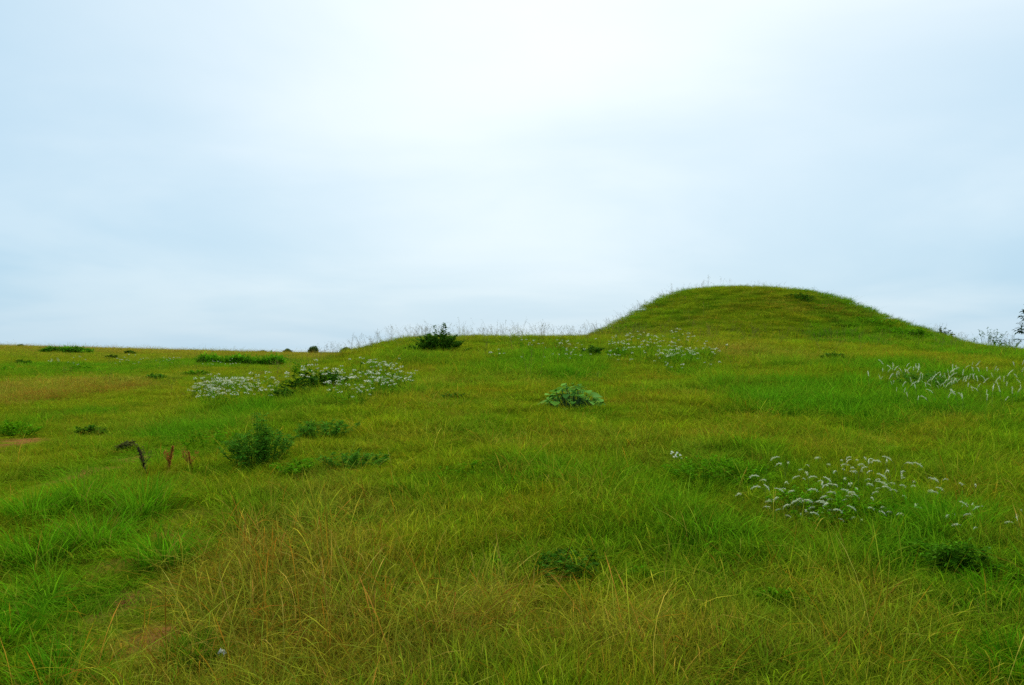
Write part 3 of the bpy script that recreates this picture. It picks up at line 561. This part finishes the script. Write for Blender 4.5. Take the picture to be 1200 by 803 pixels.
plume_patch([(7.53, 15.16), (7.19, 14.68), (7.16, 14.78), (7.65, 15.90), (8.88, 16.34), (6.70, 12.54), (8.90, 16.84), (7.11, 16.54), (7.78, 15.56), (7.03, 12.70), (9.23, 16.14), (5.88, 13.58), (10.06, 17.46), (5.96, 14.80), (7.34, 13.30), (7.90, 17.16), (8.39, 15.24), (7.42, 17.62), (10.80, 18.82), (6.47, 12.90), (7.45, 14.50), (9.66, 18.54), (7.18, 13.80), (8.03, 17.62), (6.53, 15.22), (8.98, 16.12), (8.93, 17.56), (8.64, 17.20), (7.73, 15.74), (6.15, 14.54), (7.89, 17.30), (7.36, 17.42), (7.15, 14.64), (6.56, 14.40), (7.69, 14.62), (7.97, 16.22), (7.50, 14.86), (8.89, 16.60), (10.29, 17.50), (7.65, 16.64), (6.36, 12.46), (6.80, 13.98), (7.02, 16.78), (8.37, 15.62), (7.89, 17.12), (6.53, 15.66), (10.06, 18.28), (9.22, 16.98), (8.52, 15.34), (7.76, 14.32), (8.52, 14.78), (8.41, 17.06), (7.10, 16.32), (6.79, 14.26), (9.57, 18.46), (7.17, 15.42), (8.05, 14.04), (7.89, 16.34), (9.79, 17.90), (7.73, 17.40), (7.31, 16.52), (7.19, 16.22), (7.79, 17.60), (7.20, 14.68), (10.47, 18.08), (6.17, 14.10), (7.27, 14.98), (7.52, 14.38), (7.15, 15.12), (7.42, 15.54), (9.11, 17.48), (6.14, 12.54), (8.20, 14.70), (8.17, 15.64), (7.47, 14.68), (7.36, 13.06), (6.87, 15.72), (6.31, 12.54), (8.34, 16.74), (7.96, 18.46), (7.44, 16.84), (7.56, 13.32), (5.68, 12.72), (7.03, 13.16), (6.97, 14.96), (6.88, 12.72), (6.56, 15.86), (7.91, 15.96), (6.94, 16.00), (7.17, 15.52), (6.85, 13.90), (6.73, 14.90), (7.69, 15.60), (7.92, 17.50), (7.59, 14.38), (8.02, 14.62), (7.58, 16.50), (7.45, 17.38), (7.92, 16.20), (6.52, 13.96), (8.50, 15.34), (7.01, 13.24), (8.49, 17.08), (7.12, 14.80), (10.44, 18.40), (7.75, 15.52), (7.70, 16.20), (7.38, 16.40), (7.60, 15.00), (7.47, 15.08), (6.23, 12.26), (7.98, 16.22), (8.16, 17.10), (5.86, 12.82), (6.01, 13.50), (5.70, 12.08), (7.59, 14.78), (8.57, 16.56), (8.70, 16.72), (9.64, 16.80), (6.13, 13.44), (7.21, 14.58), (7.01, 16.38), (7.07, 14.64), (6.22, 13.00), (8.17, 16.10), (6.67, 14.18), (5.78, 13.10), (6.51, 15.14), (9.51, 18.20)], False, 'cream seed plume standing in the green band below the mound at right', 'cream plumes below the mound at right', 3, 1.05)

# --- white flowering weeds, each clump a plant of its own
def flower_patch(spots, label, group, seed, w, h, heads):
    rg = np.random.default_rng(seed); variants = []
    for v in range(4):
        s = Geo(); f = Geo(); l_ = Geo()
        for i in range(heads):
            a = rg.uniform(0, 6.283); q = math.sqrt(rg.random()); top = np.array([math.cos(a) * q * w, math.sin(a) * q * w, h * rg.uniform(.6, 1.1)])
            tube(s, [top * [.5, .5, 0] - [0, 0, .03], top * [.75, .75, .5], top], [.004, .003, .002], [.12, .22, .01], 3); umbel(f, top, rg.uniform(.016, .032), rg)
            k = rg.uniform(.1, .8, 5); leaves(l_, top * np.stack([.5 + .5 * k, .5 + .5 * k, k], 1), rg.normal(0, 1, (5, 3)) + [0, 0, .3], rg.uniform(.06, .12, 5), .025, np.array([.11, .25, .004]) * rg.uniform(.6, 1.3, (5, 1)), rg=rg)
        variants.append((s.mesh('stem'), l_.mesh('foliage'), f.mesh('flower_cluster')))
        for me, m in zip(variants[-1], (M_STEM, M_LEAF, M_PETAL)): me.materials.append(m)
    for x_, y_ in spots:
        o = root('flowering_weed', x_, y_, label, 'wildflower', group); sc = rg.uniform(.7, 1.25); o.scale = (sc, sc, sc * rg.uniform(.8, 1.2)); o.rotation_euler = (0, 0, rg.uniform(0, 6.28))
        for nm, me in zip(('stem', 'foliage', 'flower_cluster'), variants[rg.integers(4)]): tag(link(nm, me, None, o), kind='stuff')
flower_patch([(-4.62, 16.18), (-9.27, 28.14), (-5.63, 18.60), (-5.25, 17.78), (-5.51, 16.56), (-8.23, 23.74), (-5.31, 17.52), (-6.43, 20.94), (-7.41, 23.86), (-7.79, 23.66), (-6.26, 18.92), (-7.41, 23.26), (-7.97, 23.62), (-5.56, 19.14), (-6.95, 22.34), (-7.05, 20.84), (-8.28, 26.36), (-6.85, 22.04), (-7.74, 21.82), (-6.38, 18.70), (-8.17, 25.70), (-8.66, 26.12), (-7.18, 21.02), (-5.45, 16.54), (-8.48, 24.34), (-7.06, 21.40), (-8.94, 26.24), (-7.72, 23.70), (-7.40, 22.16), (-7.86, 23.56), (-8.39, 25.62), (-5.24, 18.82), (-6.12, 21.70), (-6.74, 21.46), (-6.10, 20.34), (-7.27, 21.20), (-4.85, 17.90), (-7.72, 22.32)], 'white flowering weed in the dense drift left of the dark shrub', 'dense white flower drift on the left slope', 11, .34, .34, 8)
flower_patch([(-1.93, 15.64), (-3.15, 17.34), (-2.22, 15.96), (-3.09, 16.20), (-2.37, 16.66), (-3.23, 19.12), (-2.80, 18.68), (-2.91, 15.26), (-2.48, 15.80), (-3.11, 20.66), (-1.89, 15.42), (-2.86, 18.54), (-2.99, 20.14), (-2.06, 16.08), (-2.20, 15.80), (-2.35, 15.56), (-2.44, 14.96), (-2.05, 14.70), (-2.60, 18.88), (-3.32, 16.96), (-2.09, 15.70), (-1.97, 15.72), (-1.99, 16.74), (-2.32, 15.96), (-2.78, 19.98), (-2.63, 18.42), (-2.08, 14.80), (-2.79, 18.14), (-3.02, 17.62), (-2.20, 15.86)], 'creamy flowering weed in the looser drift right of the dark shrub', 'loose white flowers right of the dark shrub', 12, .34, .30, 5)
flower_patch([(-2.41, 14.82), (-2.52, 13.92), (-2.51, 14.92), (-2.57, 14.22), (-2.33, 13.94), (-2.72, 15.62), (-2.82, 14.88), (-2.70, 15.48)], 'yellowish flowering weed on the slope just below the dark shrub', 'flowers below the dark shrub', 13, .3, .3, 4)
flower_patch([(3.06, 20.90), (4.35, 20.06), (3.99, 21.80), (2.66, 23.58), (3.54, 19.36), (4.63, 20.72), (2.39, 21.46), (3.59, 21.08), (5.04, 21.32), (3.81, 20.20), (3.62, 23.08), (3.79, 24.04), (2.79, 22.48), (2.97, 23.76), (4.12, 20.24), (3.48, 20.22), (2.99, 23.62), (3.64, 25.60), (3.34, 19.44), (4.73, 25.00), (2.78, 22.32), (4.16, 18.80), (3.45, 26.58), (3.22, 23.90), (3.79, 21.24), (3.16, 18.02), (2.53, 20.22), (3.42, 20.66), (5.15, 25.42), (3.25, 22.08), (2.54, 25.18), (2.90, 23.50), (3.93, 22.98), (3.97, 24.66), (4.42, 25.14), (5.25, 27.14), (3.80, 20.38), (3.81, 23.78), (3.98, 21.50), (4.68, 21.24), (3.73, 20.86), (4.50, 26.80), (4.49, 22.50), (3.54, 18.72)], 'small white flowering weed scattered in tall grass at the mound foot', 'scattered white flowers at the mound foot', 14, .4, .42, 4)
flower_patch([(0.43, 25.08), (-0.33, 22.10), (1.44, 24.82), (1.22, 21.04), (0.58, 23.84), (1.55, 20.52), (0.96, 21.14), (0.69, 23.58), (1.63, 23.36), (1.67, 20.00), (0.18, 28.16), (1.17, 20.12), (0.25, 26.04), (1.33, 26.32), (0.64, 24.42), (1.10, 21.14), (-0.01, 20.54), (1.35, 22.46)], 'sparse white flowering weed in the tall grass on the crest', 'sparse flowers on the crest', 15, .3, .45, 3)
flower_patch([(-14.60, 42.38), (-19.28, 46.30), (-13.96, 43.28), (-14.05, 42.50), (-17.14, 44.62), (-13.11, 41.58), (-16.67, 43.64), (-18.41, 53.44), (-18.49, 46.50), (-18.10, 46.76)], 'far white flowering weed speckling the left plain', 'far white flowers on the left plain', 16, .4, .45, 4)
flower_patch([(-20.23, 41.28), (-19.17, 44.06), (-18.32, 41.16), (-21.45, 42.10), (-18.88, 37.96), (-20.42, 39.86), (-19.67, 45.32), (-17.94, 42.64)], 'faint pale flowering weed below the far left hedge', 'pale flowers below the far hedge', 17, .4, .45, 4)

# --- a scrap of white litter in the grass
def scrap(x, y):
    rg = np.random.default_rng(3); n = 7; u, v = np.meshgrid(np.linspace(-1, 1, n), np.linspace(-1, 1, n)); z = rg.normal(0, .006, (n, n)) + .02 - .01 * u * u
    p = np.stack([u * .016 + rg.normal(0, .003, (n, n)), v * .012 + rg.normal(0, .003, (n, n)), z], 2).reshape(-1, 3)
    i = (np.arange(n - 1)[:, None] * n + np.arange(n - 1)[None]).ravel(); t = np.concatenate([np.stack([i, i + 1, i + n + 1], 1), np.stack([i, i + n + 1, i + n], 1)])
    o = link('paper_scrap', make_mesh('paper_scrap', p, t, np.tile([.80, .74, .60], (n * n, 1)), False), M_PETAL, None, (x, y, float(terrain(x, y)) + .09))
    so_ = o.modifiers.new('thickness', 'SOLIDIFY'); so_.thickness = .001
    tag(o, 'small crumpled white paper scrap caught in the grass at the bottom left', 'litter')
scrap(-1.35, 4.14)

# ------------------------------------------------------------------ grass over the whole meadow
def shade(x, y):
    # no grass under the crowns of the plants
    w = np.zeros(len(x))
    for cx, cy, rx, ry in PLANTS:
        m = (np.abs(x - cx) < rx * 1.3) & (np.abs(y - cy) < ry * 1.3)
        if m.any(): w[m] = np.maximum(w[m], 1 - sstep(.45, .9, np.sqrt(((x[m] - cx) / rx) ** 2 + ((y[m] - cy) / ry) ** 2)))
    return w
def low(x, y):
    # grass stays short round the plants and beside the track
    w = np.zeros(len(x))
    for cx, cy, rx, ry in PLANTS:
        m = (np.abs(x - cx) < rx * 2.2 + .3) & (np.abs(y - cy) < ry * 2.2 + .8)
        if m.any(): w[m] = np.maximum(w[m], 1 - sstep(.9, 1.9, np.sqrt(((x[m] - cx) / (rx + .1)) ** 2 + ((y[m] - cy) / (ry + .4)) ** 2)))
    return (1 - .32 * w) * (1 - .7 * cover([(a, b, c * 1.6, d * 2.2, e) for a, b, c, d, e in SOIL], x, y, 4, .5))
def trodden(x, y): return cover([(a, b - d * .5, c * 1.1, d * 1.8, e) for a, b, c, d, e in SOIL], x, y, 4, .4) * sstep(.34, .46, fbm(x * 3.1, y * 3.1, 120, 3))
# short meadow grass everywhere
x, y = strips([(80, 1.5, 7, 4), (54, 7, 11, 4), (15, 11, 16, 4), (11, 16, 24, 4), (5.4, 24, 38, 4), (6.0, 38, 58, 4), (2.0, 58, 70, 4), (1.0, 70, 125, 5)])
x, y = keep(x, y, (1 - .95 * trodden(x, y)) * (1 - .9 * shade(x, y)))
lu, dr, rd = blend(x, y); hh = (.42 + .95 * fbm(x * 1.3, y * 1.3, 33)) * (1 + .25 * lu) * np.interp(y, [0, 5, 10, 130], [.88, .78, .58, .85]) * low(x, y)
tufts = tuft_collection('meadow_a', meadow_tuft, 10); tuft_collection('meadow_b', meadow_sward, 8, tufts)
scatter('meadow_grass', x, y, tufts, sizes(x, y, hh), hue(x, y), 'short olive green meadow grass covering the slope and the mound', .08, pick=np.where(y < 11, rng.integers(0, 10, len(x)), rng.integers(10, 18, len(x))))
# long fresh grass
x, y = strips([(40, 1.5, 7, 4), (28, 7, 13, 4), (18, 13, 24, 4), (8, 24, 38, 4), (3.5, 38, 62, 4), (1.0, 62, 120, 5)])
lu, dr, rd = blend(x, y); x, y = keep(x, y, np.clip(sstep(.35, .95, lu) + .09 * (y < 36), 0, 1) * (1 - trodden(x, y)) * (1 - shade(x, y)))
lu, dr, rd = blend(x, y); hh = (.35 + 1.05 * fbm(x * 1.3, y * 1.3, 34)) * (.7 + .4 * lu) * low(x, y) * np.interp(y, [5, 12, 22, 34], [1, .85, 1.1, .9])
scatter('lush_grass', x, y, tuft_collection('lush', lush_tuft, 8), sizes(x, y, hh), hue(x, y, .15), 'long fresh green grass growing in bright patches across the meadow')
# dry grass with seeding stems
x, y = strips([(32, 1.5, 7, 4), (20, 7, 13, 4), (9, 13, 24, 4), (5, 24, 38, 4), (2.5, 38, 62, 4), (1.0, 62, 125, 5)])
lu, dr, rd = blend(x, y); x, y = keep(x, y, np.clip(sstep(.25, .95, np.maximum(dr, rd)) + .10, 0, 1) * (1 - .9 * trodden(x, y)) * (1 - shade(x, y)))
lu, dr, rd = blend(x, y); hh = (.5 + .65 * fbm(x * .8, y * .8, 35)) * np.interp(y, [0, 4, 12, 130], [1.2, 1.15, .7, .75]) * low(x, y)
hu = hue(x, y, .18) * .55 + STRAW * .5 * (1 + rng.normal(0, .2, (len(x), 1)))
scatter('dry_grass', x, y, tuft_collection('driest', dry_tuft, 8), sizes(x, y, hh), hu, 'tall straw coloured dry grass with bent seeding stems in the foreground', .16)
# wispy seed stalks, thickest along the crest and the flank of the mound
x, y = strips([(2.0, 15, 24, 4), (3.0, 24, 38, 4), (4.5, 38, 62, 4), (.5, 62, 120, 5)])
crest = np.clip(np.exp(-((y - 31) / 3.0) ** 2) * sstep(-10, -6, x) * (1 - .6 * sstep(2, 8, x)) * 1.0 + np.exp(-(((x - 6.3) / 2.6) ** 2 + ((y - 46) / 4) ** 2)) * 1.0
    + np.exp(-(((x - 19) / 6.0) ** 2 + ((y - 43) / 4) ** 2)) * .6, 0, 1)
x, y = keep(x, y, .03 + .97 * crest)
scatter('seed_stalks', x, y, tuft_collection('seeding', seed_tuft, 8), np.stack([np.ones(len(x)) * 1.5, np.ones(len(x)) * 1.5, rng.uniform(.45, .95, len(x)) * np.where((y > 38) & (x > 11), .7, 1.1)], 1),
        np.array([[.15, .12, .035]]) * rng.uniform(.7, 1.5, (len(x), 1)), 'wispy brown seed stalks standing along the skyline of the slope', .12)
